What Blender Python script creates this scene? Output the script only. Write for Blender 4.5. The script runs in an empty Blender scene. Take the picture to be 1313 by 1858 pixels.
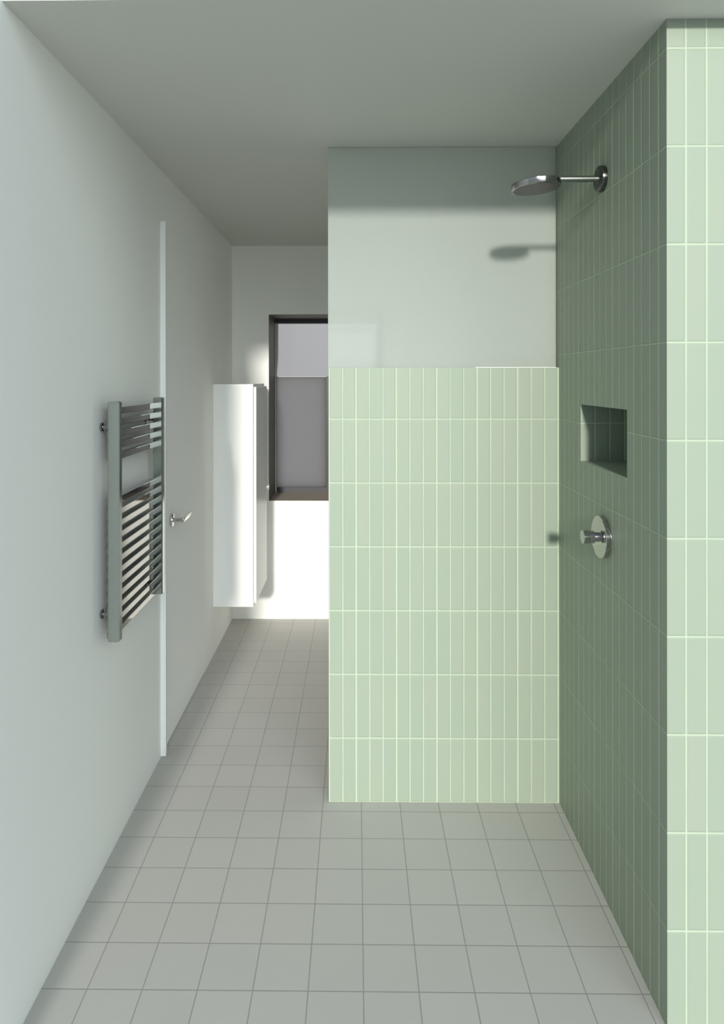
import bpy, bmesh, math, random
from mathutils import Matrix, Vector
random.seed(7)
sc = bpy.context.scene
COL = sc.collection

# ------------------------------------------------------------------ dimensions (metres)
XL, XR = -0.8337, 0.767          # left plaster wall, right tiled wall
YF = 4.464                       # far wall
YN = 1.658                       # front face of the tiled pier
YH = 2.537                       # front face of the half wall
CEIL = 2.4996
EYE = 1.61
ROW = 0.2427                     # tile row height
COLW = 0.0510                    # tile column width

# ------------------------------------------------------------------ material helpers
class NT:
    def __init__(self, name):
        self.m = bpy.data.materials.new(name); self.m.use_nodes = True
        self.t = self.m.node_tree; self.t.nodes.clear()
        self.out = self.t.nodes.new('ShaderNodeOutputMaterial')
    def n(self, typ, **kw):
        nd = self.t.nodes.new(typ)
        for k, v in kw.items(): setattr(nd, k, v)
        return nd
    def l(self, a, b): self.t.links.new(a, b)
    def val(self, sock, v):
        if hasattr(v, 'is_linked') or hasattr(v, 'links'): self.l(v, sock)
        else: sock.default_value = v
    def math(self, op, a, b=None, c=None, clamp=False):
        nd = self.n('ShaderNodeMath', operation=op, use_clamp=clamp)
        self.val(nd.inputs[0], a)
        if b is not None: self.val(nd.inputs[1], b)
        if c is not None: self.val(nd.inputs[2], c)
        return nd.outputs[0]
    def mix(self, fac, a, b):
        nd = self.n('ShaderNodeMix', data_type='RGBA')
        self.val(nd.inputs[0], fac); self.val(nd.inputs[6], a); self.val(nd.inputs[7], b)
        return nd.outputs[2]
    def smooth(self, x, a, b):
        nd = self.n('ShaderNodeMapRange', interpolation_type='SMOOTHSTEP')
        self.val(nd.inputs[0], x); nd.inputs[1].default_value = a; nd.inputs[2].default_value = b
        nd.inputs[3].default_value = 0; nd.inputs[4].default_value = 1
        return nd.outputs[0]

def rgba(r, g, b): return (r, g, b, 1)

def simple(name, col, rough=0.5, metal=0.0, spec=0.5, noise=0.0, nscale=6.0, bump=0.0, bscale=60.0):
    k = NT(name); b = k.n('ShaderNodeBsdfPrincipled')
    b.inputs['Roughness'].default_value = rough
    b.inputs['Metallic'].default_value = metal
    b.inputs['Specular IOR Level'].default_value = spec
    geo = k.n('ShaderNodeNewGeometry')
    if noise > 0:
        nz = k.n('ShaderNodeTexNoise'); nz.inputs['Scale'].default_value = nscale
        nz.inputs['Detail'].default_value = 3
        k.l(geo.outputs['Position'], nz.inputs['Vector'])
        c = k.mix(nz.outputs['Fac'], rgba(*[x*(1-noise) for x in col]), rgba(*[min(1, x*(1+noise)) for x in col]))
        k.l(c, b.inputs['Base Color'])
    else:
        b.inputs['Base Color'].default_value = rgba(*col)
    if bump > 0:
        nb = k.n('ShaderNodeTexNoise'); nb.inputs['Scale'].default_value = bscale
        k.l(geo.outputs['Position'], nb.inputs['Vector'])
        bp = k.n('ShaderNodeBump'); bp.inputs['Strength'].default_value = bump; bp.inputs['Distance'].default_value = 0.002
        k.l(nb.outputs['Fac'], bp.inputs['Height']); k.l(bp.outputs['Normal'], b.inputs['Normal'])
    k.l(b.outputs[0], k.out.inputs[0])
    return k.m

def dist_to_grid(k, s, period, phase):
    """distance from the nearest grid line, in metres; also the cell number"""
    a = k.math('DIVIDE', k.math('SUBTRACT', s, phase), period)
    fl = k.math('FLOOR', a)
    fr = k.math('SUBTRACT', a, fl)
    d = k.math('MULTIPLY', k.math('MINIMUM', fr, k.math('SUBTRACT', 1.0, fr)), period)
    return d, fl

def wall_tile():
    k = NT('green_wall_tile')
    geo = k.n('ShaderNodeNewGeometry')
    sp = k.n('ShaderNodeSeparateXYZ'); k.l(geo.outputs['Position'], sp.inputs[0])
    sn = k.n('ShaderNodeSeparateXYZ'); k.l(geo.outputs['True Normal'], sn.inputs[0])
    X, Y, Z = sp.outputs
    side = k.math('GREATER_THAN', k.math('ABSOLUTE', sn.outputs[0]), 0.5)
    flat = k.math('GREATER_THAN', k.math('ABSOLUTE', sn.outputs[2]), 0.5)
    xs = k.math('SUBTRACT', X, -0.0019)
    ys = k.math('SUBTRACT', Y, 1.7007)
    u = k.math('ADD', k.math('MULTIPLY', xs, k.math('SUBTRACT', 1.0, side)), k.math('MULTIPLY', ys, side))
    du, cu = dist_to_grid(k, u, COLW, 0.0)
    # every third upright joint is a little wider
    dw, _ = dist_to_grid(k, u, COLW*3, 0.0)
    wide = k.math('LESS_THAN', dw, COLW*0.3)
    wob = k.n('ShaderNodeTexNoise'); wob.inputs['Scale'].default_value = 7.0
    k.l(geo.outputs['Position'], wob.inputs['Vector'])
    w = k.math('MULTIPLY', k.math('SUBTRACT', wob.outputs['Fac'], 0.5), 0.0016)
    du2 = k.math('ADD', k.math('SUBTRACT', du, k.math('MULTIPLY', wide, 0.0011)), w)
    dv, cv = dist_to_grid(k, Z, ROW, 0.0)
    d = k.math('MINIMUM', du2, k.math('ADD', dv, w))
    d = k.math('ADD', d, k.math('MULTIPLY', flat, 1.0))
    tile = k.smooth(d, 0.0010, 0.0022)              # 0 in the joint, 1 on the tile
    pillow = k.smooth(d, 0.0008, 0.0062)
    # per tile tone
    cmb = k.n('ShaderNodeCombineXYZ'); k.l(cu, cmb.inputs[0]); k.l(cv, cmb.inputs[1]); k.l(side, cmb.inputs[2])
    wn = k.n('ShaderNodeTexWhiteNoise', noise_dimensions='3D'); k.l(cmb.outputs[0], wn.inputs['Vector'])
    nz = k.n('ShaderNodeTexNoise'); nz.inputs['Scale'].default_value = 9.0; nz.inputs['Detail'].default_value = 2
    k.l(geo.outputs['Position'], nz.inputs['Vector'])
    tone = k.math('ADD', k.math('MULTIPLY', wn.outputs['Value'], 0.55), k.math('MULTIPLY', nz.outputs['Fac'], 0.45))
    base = k.mix(tone, rgba(*TILE_A), rgba(*TILE_B))
    col = k.mix(tile, rgba(*TILE_G), base)
    b = k.n('ShaderNodeBsdfPrincipled')
    k.l(col, b.inputs['Base Color'])
    k.l(k.math('SUBTRACT', 0.75, k.math('MULTIPLY', tile, 0.25)), b.inputs['Roughness'])
    b.inputs['Specular IOR Level'].default_value = 0.26
    h = k.math('ADD', k.math('MULTIPLY', pillow, 1.0), k.math('MULTIPLY', nz.outputs['Fac'], 0.12))
    bp = k.n('ShaderNodeBump'); bp.inputs['Strength'].default_value = 0.85; bp.inputs['Distance'].default_value = 0.0012
    k.l(h, bp.inputs['Height']); k.l(bp.outputs['Normal'], b.inputs['Normal'])
    k.l(b.outputs[0], k.out.inputs[0])
    return k.m

def floor_tile():
    k = NT('grey_floor_tile')
    geo = k.n('ShaderNodeNewGeometry')
    sp = k.n('ShaderNodeSeparateXYZ'); k.l(geo.outputs['Position'], sp.inputs[0])
    P = 0.1457
    du, cu = dist_to_grid(k, sp.outputs[0], P, 0.0169)
    dv, cv = dist_to_grid(k, sp.outputs[1], P, 1.8976)
    d = k.math('MINIMUM', du, dv)
    tile = k.smooth(d, 0.0007, 0.0024)
    cmb = k.n('ShaderNodeCombineXYZ'); k.l(cu, cmb.inputs[0]); k.l(cv, cmb.inputs[1])
    wn = k.n('ShaderNodeTexWhiteNoise', noise_dimensions='3D'); k.l(cmb.outputs[0], wn.inputs['Vector'])
    nz = k.n('ShaderNodeTexNoise'); nz.inputs['Scale'].default_value = 5.0; nz.inputs['Detail'].default_value = 4
    k.l(geo.outputs['Position'], nz.inputs['Vector'])
    tone = k.math('ADD', k.math('MULTIPLY', wn.outputs['Value'], 0.5), k.math('MULTIPLY', nz.outputs['Fac'], 0.5))
    base = k.mix(tone, rgba(*[c*0.97 for c in FLOOR]), rgba(*[c*1.03 for c in FLOOR]))
    col = k.mix(tile, rgba(*[c*0.62 for c in FLOOR]), base)
    b = k.n('ShaderNodeBsdfPrincipled')
    k.l(col, b.inputs['Base Color'])
    b.inputs['Roughness'].default_value = 0.62
    b.inputs['Specular IOR Level'].default_value = 0.25
    bp = k.n('ShaderNodeBump'); bp.inputs['Strength'].default_value = 0.35; bp.inputs['Distance'].default_value = 0.0007
    k.l(tile, bp.inputs['Height']); k.l(bp.outputs['Normal'], b.inputs['Normal'])
    k.l(b.outputs[0], k.out.inputs[0])
    return k.m

def frosted(name, diff_col, trans_col, w_diff, rough, tl=0.15, clear=0.0):
    """satin glass: part scatters light back, part lets a blurred view through"""
    k = NT(name)
    df = k.n('ShaderNodeBsdfDiffuse'); df.inputs['Color'].default_value = rgba(*diff_col)
    tr = k.n('ShaderNodeBsdfTranslucent'); tr.inputs['Color'].default_value = rgba(*diff_col)
    gl = k.n('ShaderNodeBsdfRefraction'); gl.inputs['Color'].default_value = rgba(*trans_col)
    gl.inputs['Roughness'].default_value = rough; gl.inputs['IOR'].default_value = 1.45
    m1 = k.n('ShaderNodeMixShader'); m1.inputs[0].default_value = tl
    k.l(df.outputs[0], m1.inputs[1]); k.l(tr.outputs[0], m1.inputs[2])
    m2 = k.n('ShaderNodeMixShader'); m2.inputs[0].default_value = w_diff
    tp = k.n('ShaderNodeBsdfTransparent'); tp.inputs['Color'].default_value = rgba(*trans_col)
    m0 = k.n('ShaderNodeMixShader'); m0.inputs[0].default_value = clear
    k.l(gl.outputs[0], m0.inputs[1]); k.l(tp.outputs[0], m0.inputs[2])
    k.l(m0.outputs[0], m2.inputs[1]); k.l(m1.outputs[0], m2.inputs[2])
    k.l(m2.outputs[0], k.out.inputs[0])
    return k.m

def clear_glass(name, col):
    k = NT(name)
    tp = k.n('ShaderNodeBsdfTransparent'); tp.inputs['Color'].default_value = rgba(*col)
    gs = k.n('ShaderNodeBsdfGlossy'); gs.inputs['Roughness'].default_value = 0.02
    fr = k.n('ShaderNodeFresnel'); fr.inputs['IOR'].default_value = 1.25
    m = k.n('ShaderNodeMixShader'); k.l(fr.outputs[0], m.inputs[0]); k.l(tp.outputs[0], m.inputs[1]); k.l(gs.outputs[0], m.inputs[2])
    k.l(m.outputs[0], k.out.inputs[0])
    return k.m

TILE_A = (0.274, 0.334, 0.264); TILE_B = (0.304, 0.342, 0.272); TILE_G = (0.415, 0.50, 0.372)
FLOOR = (0.485, 0.475, 0.45)
M_tile = wall_tile()
M_floor = floor_tile()
M_paint = simple('white_wall_paint', (0.91, 0.91, 0.88), 0.85, spec=0.2, noise=0.015, nscale=1.5, bump=0.05, bscale=120)
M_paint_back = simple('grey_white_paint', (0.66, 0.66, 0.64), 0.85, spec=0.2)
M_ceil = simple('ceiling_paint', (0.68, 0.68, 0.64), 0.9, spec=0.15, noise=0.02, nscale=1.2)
M_white = simple('white_lacquer', (0.91, 0.91, 0.89), 0.35, spec=0.35)
M_trim = simple('white_trim_paint', (0.80, 0.81, 0.79), 0.5, spec=0.3)
M_steel = simple('dark_polished_steel', (0.35, 0.35, 0.33), 0.05, metal=1.0)
M_post = simple('satin_steel', (0.47, 0.50, 0.48), 0.16, metal=1.0)
M_arm = simple('satin_shower_arm', (0.26, 0.28, 0.25), 0.35, metal=1.0)
M_flange = simple('dark_flange', (0.15, 0.15, 0.14), 0.18, metal=1.0)
M_chrome = simple('shower_chrome', (0.52, 0.52, 0.50), 0.10, metal=1.0)
M_head = simple('shower_head_chrome', (0.40, 0.38, 0.38), 0.09, metal=1.0)
M_face = simple('shower_spray_face', (0.10, 0.088, 0.088), 0.35, metal=0.6)
M_handle = simple('door_handle_nickel', (0.70, 0.69, 0.66), 0.14, metal=1.0)
M_knob = simple('pale_nickel_knob', (0.88, 0.87, 0.85), 0.35, metal=0.3)
M_reveal = simple('dark_bronze_reveal', (0.17, 0.148, 0.118), 0.5, spec=0.4, noise=0.06, nscale=20)
M_sill = simple('sunlit_window_sill', (0.34, 0.30, 0.25), 0.55, spec=0.35)  # paler copy of the reveal colour, sunlight on the sill painted in
M_frame = simple('anthracite_frame', (0.05, 0.048, 0.055), 0.4, spec=0.4)
M_alu = simple('grey_aluminium', (0.62, 0.62, 0.63), 0.5, metal=0.2)
M_glass = frosted('frosted_shower_glass', (0.71, 0.765, 0.72), (0.98, 1.0, 0.99), 0.50, 0.05, tl=0.42, clear=0.45)
M_film = frosted('frosted_window_film', (0.68, 0.68, 0.68), (0.5, 0.5, 0.5), 1.0, 0.2, tl=0.95)
M_pane = clear_glass('clear_window_pane', (0.96, 0.96, 0.965))
M_seal = simple('clear_seal', (0.75, 0.78, 0.76), 0.4)

# ------------------------------------------------------------------ mesh helpers
def new_obj(name, bm, mat, parent=None, smooth=False, bevel=0.0, segs=2):
    if bevel > 0:
        bmesh.ops.bevel(bm, geom=list(bm.edges), offset=bevel, segments=segs, profile=0.5, affect='EDGES', clamp_overlap=True)
    bmesh.ops.recalc_face_normals(bm, faces=bm.faces)
    me = bpy.data.meshes.new(name); bm.to_mesh(me); bm.free()
    if smooth:
        for p in me.polygons: p.use_smooth = True
        me.set_sharp_from_angle(angle=math.radians(35))
    me.materials.append(mat)
    o = bpy.data.objects.new(name, me); COL.objects.link(o)
    if parent is not None:
        o.parent = parent
        o.matrix_parent_inverse = Matrix.Translation(-total_loc(parent))
    return o

def total_loc(o):
    v = Vector(o.location)
    p = o.parent
    while p is not None and o.type == 'EMPTY':
        v += Vector(p.location); p = p.parent
    if o.type != 'EMPTY' and o.parent is not None:   # meshes hold world coordinates
        return Vector((0, 0, 0))
    return v

def box(bm, x0, x1, y0, y1, z0, z1):
    vs = [bm.verts.new(p) for p in ((x0,y0,z0),(x1,y0,z0),(x1,y1,z0),(x0,y1,z0),(x0,y0,z1),(x1,y0,z1),(x1,y1,z1),(x0,y1,z1))]
    for f in ((0,3,2,1),(4,5,6,7),(0,1,5,4),(1,2,6,5),(2,3,7,6),(3,0,4,7)):
        bm.faces.new([vs[i] for i in f])

def B(*a):
    bm = bmesh.new(); box(bm, *a); return bm

def lathe(profile, origin, axis, seg=48):
    """profile: (distance along axis, radius) pairs, closed at both ends"""
    ax = Vector(axis).normalized()
    t = Vector((0, 0, 1)) if abs(ax.z) < 0.9 else Vector((0, 1, 0))
    e1 = ax.cross(t).normalized(); e2 = ax.cross(e1).normalized()
    bm = bmesh.new(); rings = []
    O = Vector(origin)
    for d, r in profile:
        if r <= 1e-6: rings.append([bm.verts.new(O + ax*d)])
        else: rings.append([bm.verts.new(O + ax*d + (e1*math.cos(a) + e2*math.sin(a))*r) for a in [2*math.pi*i/seg for i in range(seg)]])
    for a, b in zip(rings[:-1], rings[1:]):
        for i in range(seg):
            j = (i+1) % seg
            if len(a) == 1 and len(b) == 1: break
            if len(a) == 1: bm.faces.new((a[0], b[j], b[i]))
            elif len(b) == 1: bm.faces.new((a[i], a[j], b[0]))
            else: bm.faces.new((a[i], a[j], b[j], b[i]))
    return bm

def disc_profile(h, r, e=0.0015):
    return [(0, 0), (0, r), (h-e, r), (h-e*0.3, r-e*0.3), (h, r-e), (h, 0)]

def empty(name, loc, label, cat, group=None):
    o = bpy.data.objects.new(name, None); COL.objects.link(o)
    o.location = loc; o.empty_display_size = 0.05
    o['label'] = label; o['category'] = cat
    if group: o['group'] = group
    return o

def structure(o, label=None):
    o['kind'] = 'structure'
    if label: o['label'] = label
    return o

# ------------------------------------------------------------------ the room
structure(new_obj('floor', B(XL-0.15, 1.3, 1.60, YF+0.05, -0.15, 0.0), M_floor), 'grey square tiled floor running from the front to the far wall')
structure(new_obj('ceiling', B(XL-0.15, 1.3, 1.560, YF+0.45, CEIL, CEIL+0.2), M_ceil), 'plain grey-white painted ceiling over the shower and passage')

# left wall, with the doorway cut out
DY0, DY1, DTOP = 2.842, 3.640, 2.278
bm = bmesh.new()
box(bm, XL-0.15, XL, 0.85, DY0, 0, CEIL)
box(bm, XL-0.15, XL, DY0, DY1, DTOP, CEIL)
box(bm, XL-0.15, XL, DY1, YF, 0, CEIL)
structure(new_obj('wall_left', bm, M_paint), 'long smooth white plaster wall on the left')

# far wall with the window opening
WX0, WX1, WZ0, WZ1 = -0.5865, 0.172, 0.793, 2.038
bm = bmesh.new()
T = YF + 0.355
box(bm, XL-0.15, WX0-0.002, YF, T, 0, CEIL)
box(bm, WX1+0.002, 1.3, YF, T, 0, CEIL)
box(bm, WX0-0.002, WX1+0.002, YF, T, 0, WZ0-0.002)
box(bm, WX0-0.002, WX1+0.002, YF, T, WZ1+0.002, CEIL)
structure(new_obj('wall_far', bm, M_paint), 'white end wall with the window')

# right tiled wall: pier face, long side face with niche
NY0, NY1, NZ0, NZ1, ND = 1.9015, 2.2929, 1.3275, 1.5210, 0.20
X2 = 1.30
bm = bmesh.new()
def quad(*p): bm.faces.new([bm.verts.new(q) for q in p])
YE = YH+0.105
ys = [YN, NY0, NY1, YE]; zs = [0, NZ0, NZ1, CEIL]
for i in range(3):
    for j in range(3):
        if i == 1 and j == 1: continue
        quad((XR, ys[i], zs[j]), (XR, ys[i], zs[j+1]), (XR, ys[i+1], zs[j+1]), (XR, ys[i+1], zs[j]))
XN = XR + ND
quad((XN, NY0, NZ0), (XN, NY0, NZ1), (XN, NY1, NZ1), (XN, NY1, NZ0))
quad((XR, NY0, NZ0), (XR, NY0, NZ1), (XN, NY0, NZ1), (XN, NY0, NZ0))
quad((XR, NY1, NZ0), (XN, NY1, NZ0), (XN, NY1, NZ1), (XR, NY1, NZ1))
quad((XR, NY0, NZ0), (XN, NY0, NZ0), (XN, NY1, NZ0), (XR, NY1, NZ0))
quad((XR, NY0, NZ1), (XR, NY1, NZ1), (XN, NY1, NZ1), (XN, NY0, NZ1))
quad((XR, YN, 0), (X2, YN, 0), (X2, YN, CEIL), (XR, YN, CEIL))
quad((X2, YN, 0), (X2, YE, 0), (X2, YE, CEIL), (X2, YN, CEIL))
quad((XR, YE, 0), (XR, YE, CEIL), (X2, YE, CEIL), (X2, YE, 0))
quad((XR, YN, CEIL), (X2, YN, CEIL), (X2, YE, CEIL), (XR, YE, CEIL))
quad((XR, YN, 0), (XR, YE, 0), (X2, YE, 0), (X2, YN, 0))
bmesh.ops.remove_doubles(bm, verts=bm.verts, dist=1e-5)
structure(new_obj('wall_right', bm, M_tile), 'right wall clad in upright pale green tiles with recessed niche')

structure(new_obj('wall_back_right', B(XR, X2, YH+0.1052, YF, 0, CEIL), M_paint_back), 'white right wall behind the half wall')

# half wall
HX0, HZ = -0.1071, 1.6514
structure(new_obj('wall_partition', B(HX0, XR, YH, YH+0.105, 0, HZ), M_tile), 'pale green tiled half wall under the frosted glass')

# ------------------------------------------------------------------ door in the left wall
leaf = new_obj('door_1', B(XL-0.042, XL, DY0, DY1-0.0005, 0.004, DTOP-0.0005), M_paint)
structure(leaf, 'flush white door in the left wall')
hx, hy, hz = XL, 2.985, 0.976
rose = new_obj('handle_rose', lathe(disc_profile(0.011, 0.0295), (hx, hy, hz), (1, 0, 0)), M_handle, leaf, smooth=True)
lever_bm = lathe([(0.010, 0), (0.010, 0.0095), (0.050, 0.0095), (0.056, 0.0085), (0.056, 0)], (hx, hy, hz), (1, 0, 0), 32)
lever = new_obj('handle_neck', lever_bm, M_handle, leaf, smooth=True)
new_obj('lever', B(hx+0.049, hx+0.060, hy-0.010, hy+0.142, hz-0.0100, hz+0.0100), M_handle, leaf, smooth=True, bevel=0.003, segs=3)

# upright trim strip standing proud at the latch side of the door
structure(new_obj('trim_1', B(XL, XL+0.0225, 2.8260, 2.8420, 0.004, 2.280), M_trim, bevel=0.0012, segs=2),
          'narrow bright white upright trim beside the door')

# ------------------------------------------------------------------ window
win = bpy.data.objects.new('window_1', None); COL.objects.link(win)
win.location = ((WX0+WX1)/2, YF, WZ0)
structure(win, 'tall dark framed window in the far wall')
bm = bmesh.new()
R0, R1 = YF-0.001, YF+0.355
t = 0.002
box(bm, WX0-t, WX0, R0, R1, WZ0-t, WZ1+t)
box(bm, WX1, WX1+t, R0, R1, WZ0-t, WZ1+t)
box(bm, WX0, WX1, R0, R1, WZ1, WZ1+t)
new_obj('window_reveal', bm, M_reveal, win)
new_obj('window_sill', B(WX0, WX1, R0, R1, WZ0-t, WZ0), M_sill, win)
FY0, FY1 = 4.800, 4.850
bm = bmesh.new()
box(bm, WX0, WX0+0.009, FY0, FY1, WZ0, WZ1)
box(bm, WX1-0.030, WX1, FY0, FY1, WZ0, WZ1)
box(bm, WX0+0.009, WX1-0.030, FY0, FY1, WZ1-0.030, WZ1)
box(bm, WX0+0.009, WX1-0.030, FY0, FY1, WZ0, WZ0+0.034)
new_obj('window_frame', bm, M_frame, win)
MZ = 1.622
new_obj('frosted_pane', B(WX0+0.009, -0.2175, FY0+0.004, FY0+0.010, WZ0+0.034, MZ), M_film, win)
new_obj('frosted_pane', B(-0.178, WX1-0.030, FY0+0.004, FY0+0.010, WZ0+0.034, MZ), M_film, win)
new_obj('mullion', B(-0.2175, -0.178, FY0, FY0+0.045, WZ0+0.034, MZ+0.004), M_frame, win)
new_obj('sash_rail', B(WX0+0.009, WX1-0.030, FY0+0.010, FY0+0.016, MZ-0.004, MZ+0.002), M_alu, win)
new_obj('side_bead', B(WX0, WX0+0.0085, FY0-0.003, FY0, WZ0+0.002, WZ1-0.030), M_alu, win)
new_obj('upper_bead', B(WX0+0.009, WX0+0.020, FY0+0.010, FY0+0.020, MZ, WZ1-0.030), M_alu, win)
new_obj('clear_pane', B(WX0+0.009, WX1-0.030, FY0+0.024, FY0+0.030, MZ-0.01, WZ1-0.030), M_pane, win)

# ------------------------------------------------------------------ frosted glass screen on the half wall
gp = empty('glass_screen', (0.33, 2.566, HZ), 'large frosted glass sheet standing on the green half wall', 'glass screen')
new_obj('glass_sheet', B(-0.1095, XR-0.0045, 2.562, 2.570, HZ+0.0006, CEIL-0.0012), M_glass, gp)
new_obj('base_seal', B(0.455, XR-0.004, 2.558, 2.562, HZ+0.0002, HZ+0.0022), M_seal, gp)

# ------------------------------------------------------------------ towel radiator
PX0, PX1 = -0.8005, -0.7625
PY0, PY1 = 2.133, 2.610
PZ0, PZ1 = 0.762, 1.5365
rad = empty('towel_radiator', (XL, (PY0+PY1)/2, PZ0), 'dark chrome ladder towel radiator mounted on the left white wall', 'towel radiator')
def post(y0):
    return new_obj('post', B(PX0, PX1, y0, y0+0.030, PZ0, PZ1), M_post, rad, bevel=0.0038, segs=1)
post(PY0); post(PY1)
bar_z = [0.7755 + 0.0392*i for i in range(12)] + [1.352 + 0.038*i for i in range(5)]
bar0 = None
for z in bar_z:
    if bar0 is None:
        bar0 = new_obj('bar', B(-0.811, -0.789, PY0+0.022, PY1+0.008, z-0.0103, z+0.0103), M_steel, rad, bevel=0.0009, segs=1)
    else:
        b = bar0.copy(); COL.objects.link(b); b.parent = rad
        b.matrix_parent_inverse = bar0.matrix_parent_inverse.copy(); b.location = (0, 0, z-bar_z[0])
for yy in (PY0+0.035, PY1+0.012):
    for zz in (0.842, 1.452):
        br = new_obj('wall_bracket', lathe([(0, 0), (0, 0.0145), (0.006, 0.0145), (0.007, 0.013), (0.007, 0.008), (0.040, 0.008), (0.040, 0)], (XL, yy, zz), (1, 0, 0), 28), M_steel, rad, smooth=True)

# ------------------------------------------------------------------ wall cabinet
CX = -0.600
cab = empty('wall_cabinet', (XL, 4.09, 0.286), 'tall white wall-hung cabinet at the end of the left wall', 'cabinet')
new_obj('body', B(XL+0.0005, CX, 3.860, 4.320, 0.286, 1.578), M_white, cab, bevel=0.0008, segs=1)
cd = new_obj('cabinet_door', B(CX+0.003, CX+0.0175, 3.862, 4.320, 0.309, 1.562), M_white, cab, bevel=0.0008, segs=1)
new_obj('knob', lathe([(0, 0), (0, 0.0055), (0.003, 0.0075), (0.004, 0.0165), (0.021, 0.0170), (0.0225, 0.0160), (0.0225, 0)], (CX+0.0175, 4.262, 0.917), (1, 0, 0), 28), M_knob, cd, smooth=True)

# ------------------------------------------------------------------ overhead shower
SY, SZ = 2.0846, 2.231
sh = empty('overhead_shower', (XR, SY, SZ), 'round chrome rain shower head on a straight arm from the green tiled wall', 'shower head')
new_obj('wall_flange', lathe([(0, 0), (0, 0.0405), (0.0125, 0.0405), (0.0150, 0.0395), (0.0158, 0.038), (0.0158, 0)], (XR, SY, SZ), (-1, 0, 0), 64), M_flange, sh, smooth=True)
new_obj('arm', lathe([(0.015, 0), (0.015, 0.0098), (0.205, 0.0090), (0.213, 0.0075), (0.216, 0)], (XR, SY, SZ), (-1, 0, 0), 32), M_arm, sh, smooth=True)
ax = Vector((math.sin(math.radians(-4.5)), 0, math.cos(math.radians(4.5))))    # head leans down on its left side
hc = Vector((0.5600, SY, 2.2000))
new_obj('head_neck', lathe([(0.018, 0), (0.018, 0.015), (0.024, 0.012), (0.032, 0.008), (0.034, 0)], hc, ax, 32), M_chrome, sh, smooth=True)
hd = new_obj('head', lathe([(0, 0), (0, 0.0715), (0.0012, 0.0745), (0.003, 0.0755), (0.0185, 0.0755), (0.0205, 0.0735), (0.021, 0.070), (0.0225, 0.02), (0.0225, 0)], hc, ax, 96), M_head, sh, smooth=True)
new_obj('spray_face', lathe([(-0.0012, 0), (-0.0012, 0.0690), (0.0005, 0.0700), (0.0005, 0)], hc, ax, 96), M_face, hd, smooth=True)

# ------------------------------------------------------------------ shower mixer
VY, VZ = 2.079, 1.118
vm = empty('shower_mixer', (XR, VY, VZ), 'round brushed mixer tap with cylindrical knob under the niche', 'shower mixer')
new_obj('wall_plate', lathe([(0, 0), (0, 0.0650), (0.0155, 0.0650), (0.0168, 0.0640), (0.0172, 0.0625), (0.0172, 0)], (XR, VY, VZ), (-1, 0, 0), 72), M_chrome, vm, smooth=True)
new_obj('stem', lathe([(0.016, 0), (0.016, 0.0150), (0.034, 0.0150), (0.034, 0)], (XR, VY, VZ), (-1, 0, 0), 40), M_head, vm, smooth=True)
new_obj('knob', lathe([(0.033, 0), (0.033, 0.0200), (0.0340, 0.0206), (0.0660, 0.0206), (0.0668, 0.0198), (0.0668, 0)], (XR, VY, VZ), (-1, 0, 0), 48), M_chrome, vm, smooth=True)

# ------------------------------------------------------------------ daylight
w = bpy.data.worlds.new('daylight'); sc.world = w; w.use_nodes = True
nt = w.node_tree; nt.nodes.clear()
out = nt.nodes.new('ShaderNodeOutputWorld'); bg = nt.nodes.new('ShaderNodeBackground')
tc = nt.nodes.new('ShaderNodeTexCoord'); sp = nt.nodes.new('ShaderNodeSeparateXYZ')
nt.links.new(tc.outputs['Generated'], sp.inputs[0])
def ramp(sock, stops):
    r = nt.nodes.new('ShaderNodeValToRGB'); r.color_ramp.interpolation = 'EASE'
    el = r.color_ramp.elements
    el[0].position, el[0].color = stops[0]; el[1].position, el[1].color = stops[-1]
    for p, c in stops[1:-1]:
        e = el.new(p); e.color = c
    nt.links.new(sock, r.inputs[0]); return r.outputs[0]
def remap(sock):
    m = nt.nodes.new('ShaderNodeMath'); m.operation = 'MULTIPLY_ADD'
    nt.links.new(sock, m.inputs[0]); m.inputs[1].default_value = 0.5; m.inputs[2].default_value = 0.5
    return m.outputs[0]
SKY_GROUND = (0.78, 0.86, 0.86, 1); SKY_LOW = (0.86, 1.02, 1.12, 1); SKY_HIGH = (0.56, 0.74, 0.90, 1)
front = ramp(remap(sp.outputs[2]), [(0.0, SKY_GROUND), (0.47, SKY_GROUND), (0.53, SKY_LOW), (1.0, SKY_HIGH)])
BACK = (0.455, 0.455, 0.462, 1)
mx = nt.nodes.new('ShaderNodeMix'); mx.data_type = 'RGBA'
f = nt.nodes.new('ShaderNodeMapRange'); f.interpolation_type = 'SMOOTHSTEP'
nt.links.new(sp.outputs[1], f.inputs[0]); f.inputs[1].default_value = -0.1; f.inputs[2].default_value = 0.5
nt.links.new(f.outputs[0], mx.inputs[0]); nt.links.new(front, mx.inputs[6]); mx.inputs[7].default_value = BACK
nt.links.new(mx.outputs[2], bg.inputs[0]); 
# the overcast part seen through the far window keeps its own level
mul = nt.nodes.new('ShaderNodeMapRange'); nt.links.new(f.outputs[0], mul.inputs[0])
mul.inputs[3].default_value = 0.52; mul.inputs[4].default_value = 1.0
side = nt.nodes.new('ShaderNodeMapRange'); nt.links.new(sp.outputs[0], side.inputs[0])      # the sky is brighter on the right-hand side
side.inputs[1].default_value = -1; side.inputs[2].default_value = 1; side.inputs[3].default_value = 0.80; side.inputs[4].default_value = 1.20
mm = nt.nodes.new('ShaderNodeMath'); mm.operation = 'MULTIPLY'
nt.links.new(mul.outputs[0], mm.inputs[0]); nt.links.new(side.outputs[0], mm.inputs[1])
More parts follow.
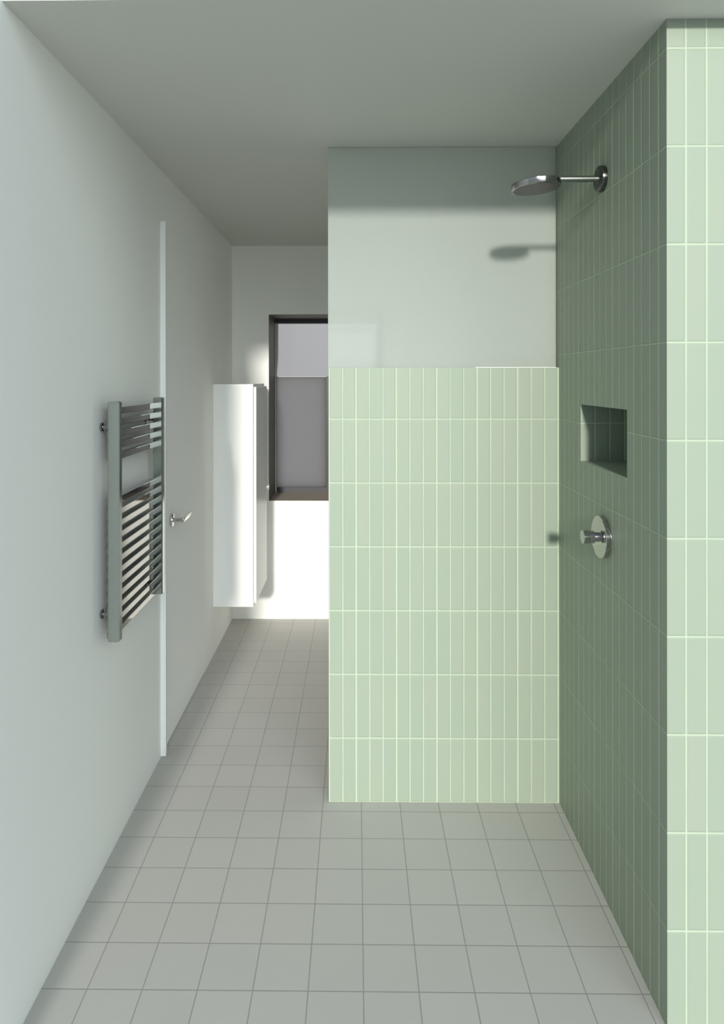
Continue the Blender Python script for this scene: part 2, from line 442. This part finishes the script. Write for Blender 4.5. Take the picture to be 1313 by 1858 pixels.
# bright haze beside the low sun
HAZE_DIR = Vector((-0.30, 1.0, -0.38)).normalized()
dt = nt.nodes.new('ShaderNodeVectorMath'); dt.operation = 'DOT_PRODUCT'
nt.links.new(tc.outputs['Generated'], dt.inputs[0]); dt.inputs[1].default_value = tuple(-HAZE_DIR)
gl = nt.nodes.new('ShaderNodeMapRange'); gl.interpolation_type = 'SMOOTHSTEP'
nt.links.new(dt.outputs['Value'], gl.inputs[0]); gl.inputs[1].default_value = math.cos(math.radians(34)); gl.inputs[2].default_value = 1.0
gl.inputs[3].default_value = 0.0; gl.inputs[4].default_value = 3.3
nt.links.new(mm.outputs[0], bg.inputs[1])
hz = nt.nodes.new('ShaderNodeBackground'); hz.inputs[0].default_value = (0.90, 0.965, 0.975, 1)
nt.links.new(gl.outputs[0], hz.inputs[1])
ash = nt.nodes.new('ShaderNodeAddShader'); nt.links.new(bg.outputs[0], ash.inputs[0]); nt.links.new(hz.outputs[0], ash.inputs[1])
nt.links.new(ash.outputs[0], out.inputs[0])

sun = bpy.data.lights.new('sun', 'SUN'); sun.energy = 3.5; sun.angle = math.radians(3.4); sun.color = (1.0, 0.965, 0.90)
so = bpy.data.objects.new('sun', sun); COL.objects.link(so); so.location = (0, -3, 3)
so.rotation_euler = Vector((0.053, 1.0, -0.25)).to_track_quat('-Z', 'Y').to_euler()

# ------------------------------------------------------------------ camera
F, CXP, CYP, YAW, ROLL = 1209.9, 633.7, 686.9, -0.0108, 0.0007
cam = bpy.data.cameras.new('camera'); co = bpy.data.objects.new('camera', cam); COL.objects.link(co)
cam.sensor_fit = 'HORIZONTAL'; cam.sensor_width = 36.0; cam.lens = F/1313*36.0
cam.shift_x = (656.5-CXP)/1313; cam.shift_y = (CYP-929.0)/1313
cam.clip_start = 0.01
co.matrix_world = Matrix.Translation((0, 0, EYE)) @ Matrix.Rotation(-YAW, 4, 'Z') @ Matrix.Rotation(math.pi/2, 4, 'X') @ Matrix.Rotation(-ROLL, 4, 'Z')
sc.camera = co

vs = sc.view_settings
vs.view_transform = 'Standard'; vs.look = 'None'; vs.gamma = 1; vs.exposure = 0.0; vs.use_curve_mapping = False
sc.cycles.max_bounces = 12; sc.cycles.diffuse_bounces = 10; sc.cycles.glossy_bounces = 6
sc.cycles.transmission_bounces = 8; sc.cycles.transparent_max_bounces = 8
sc.cycles.caustics_reflective = False
sc.cycles.sample_clamp_indirect = 6.0
sc.cycles.use_denoising = True
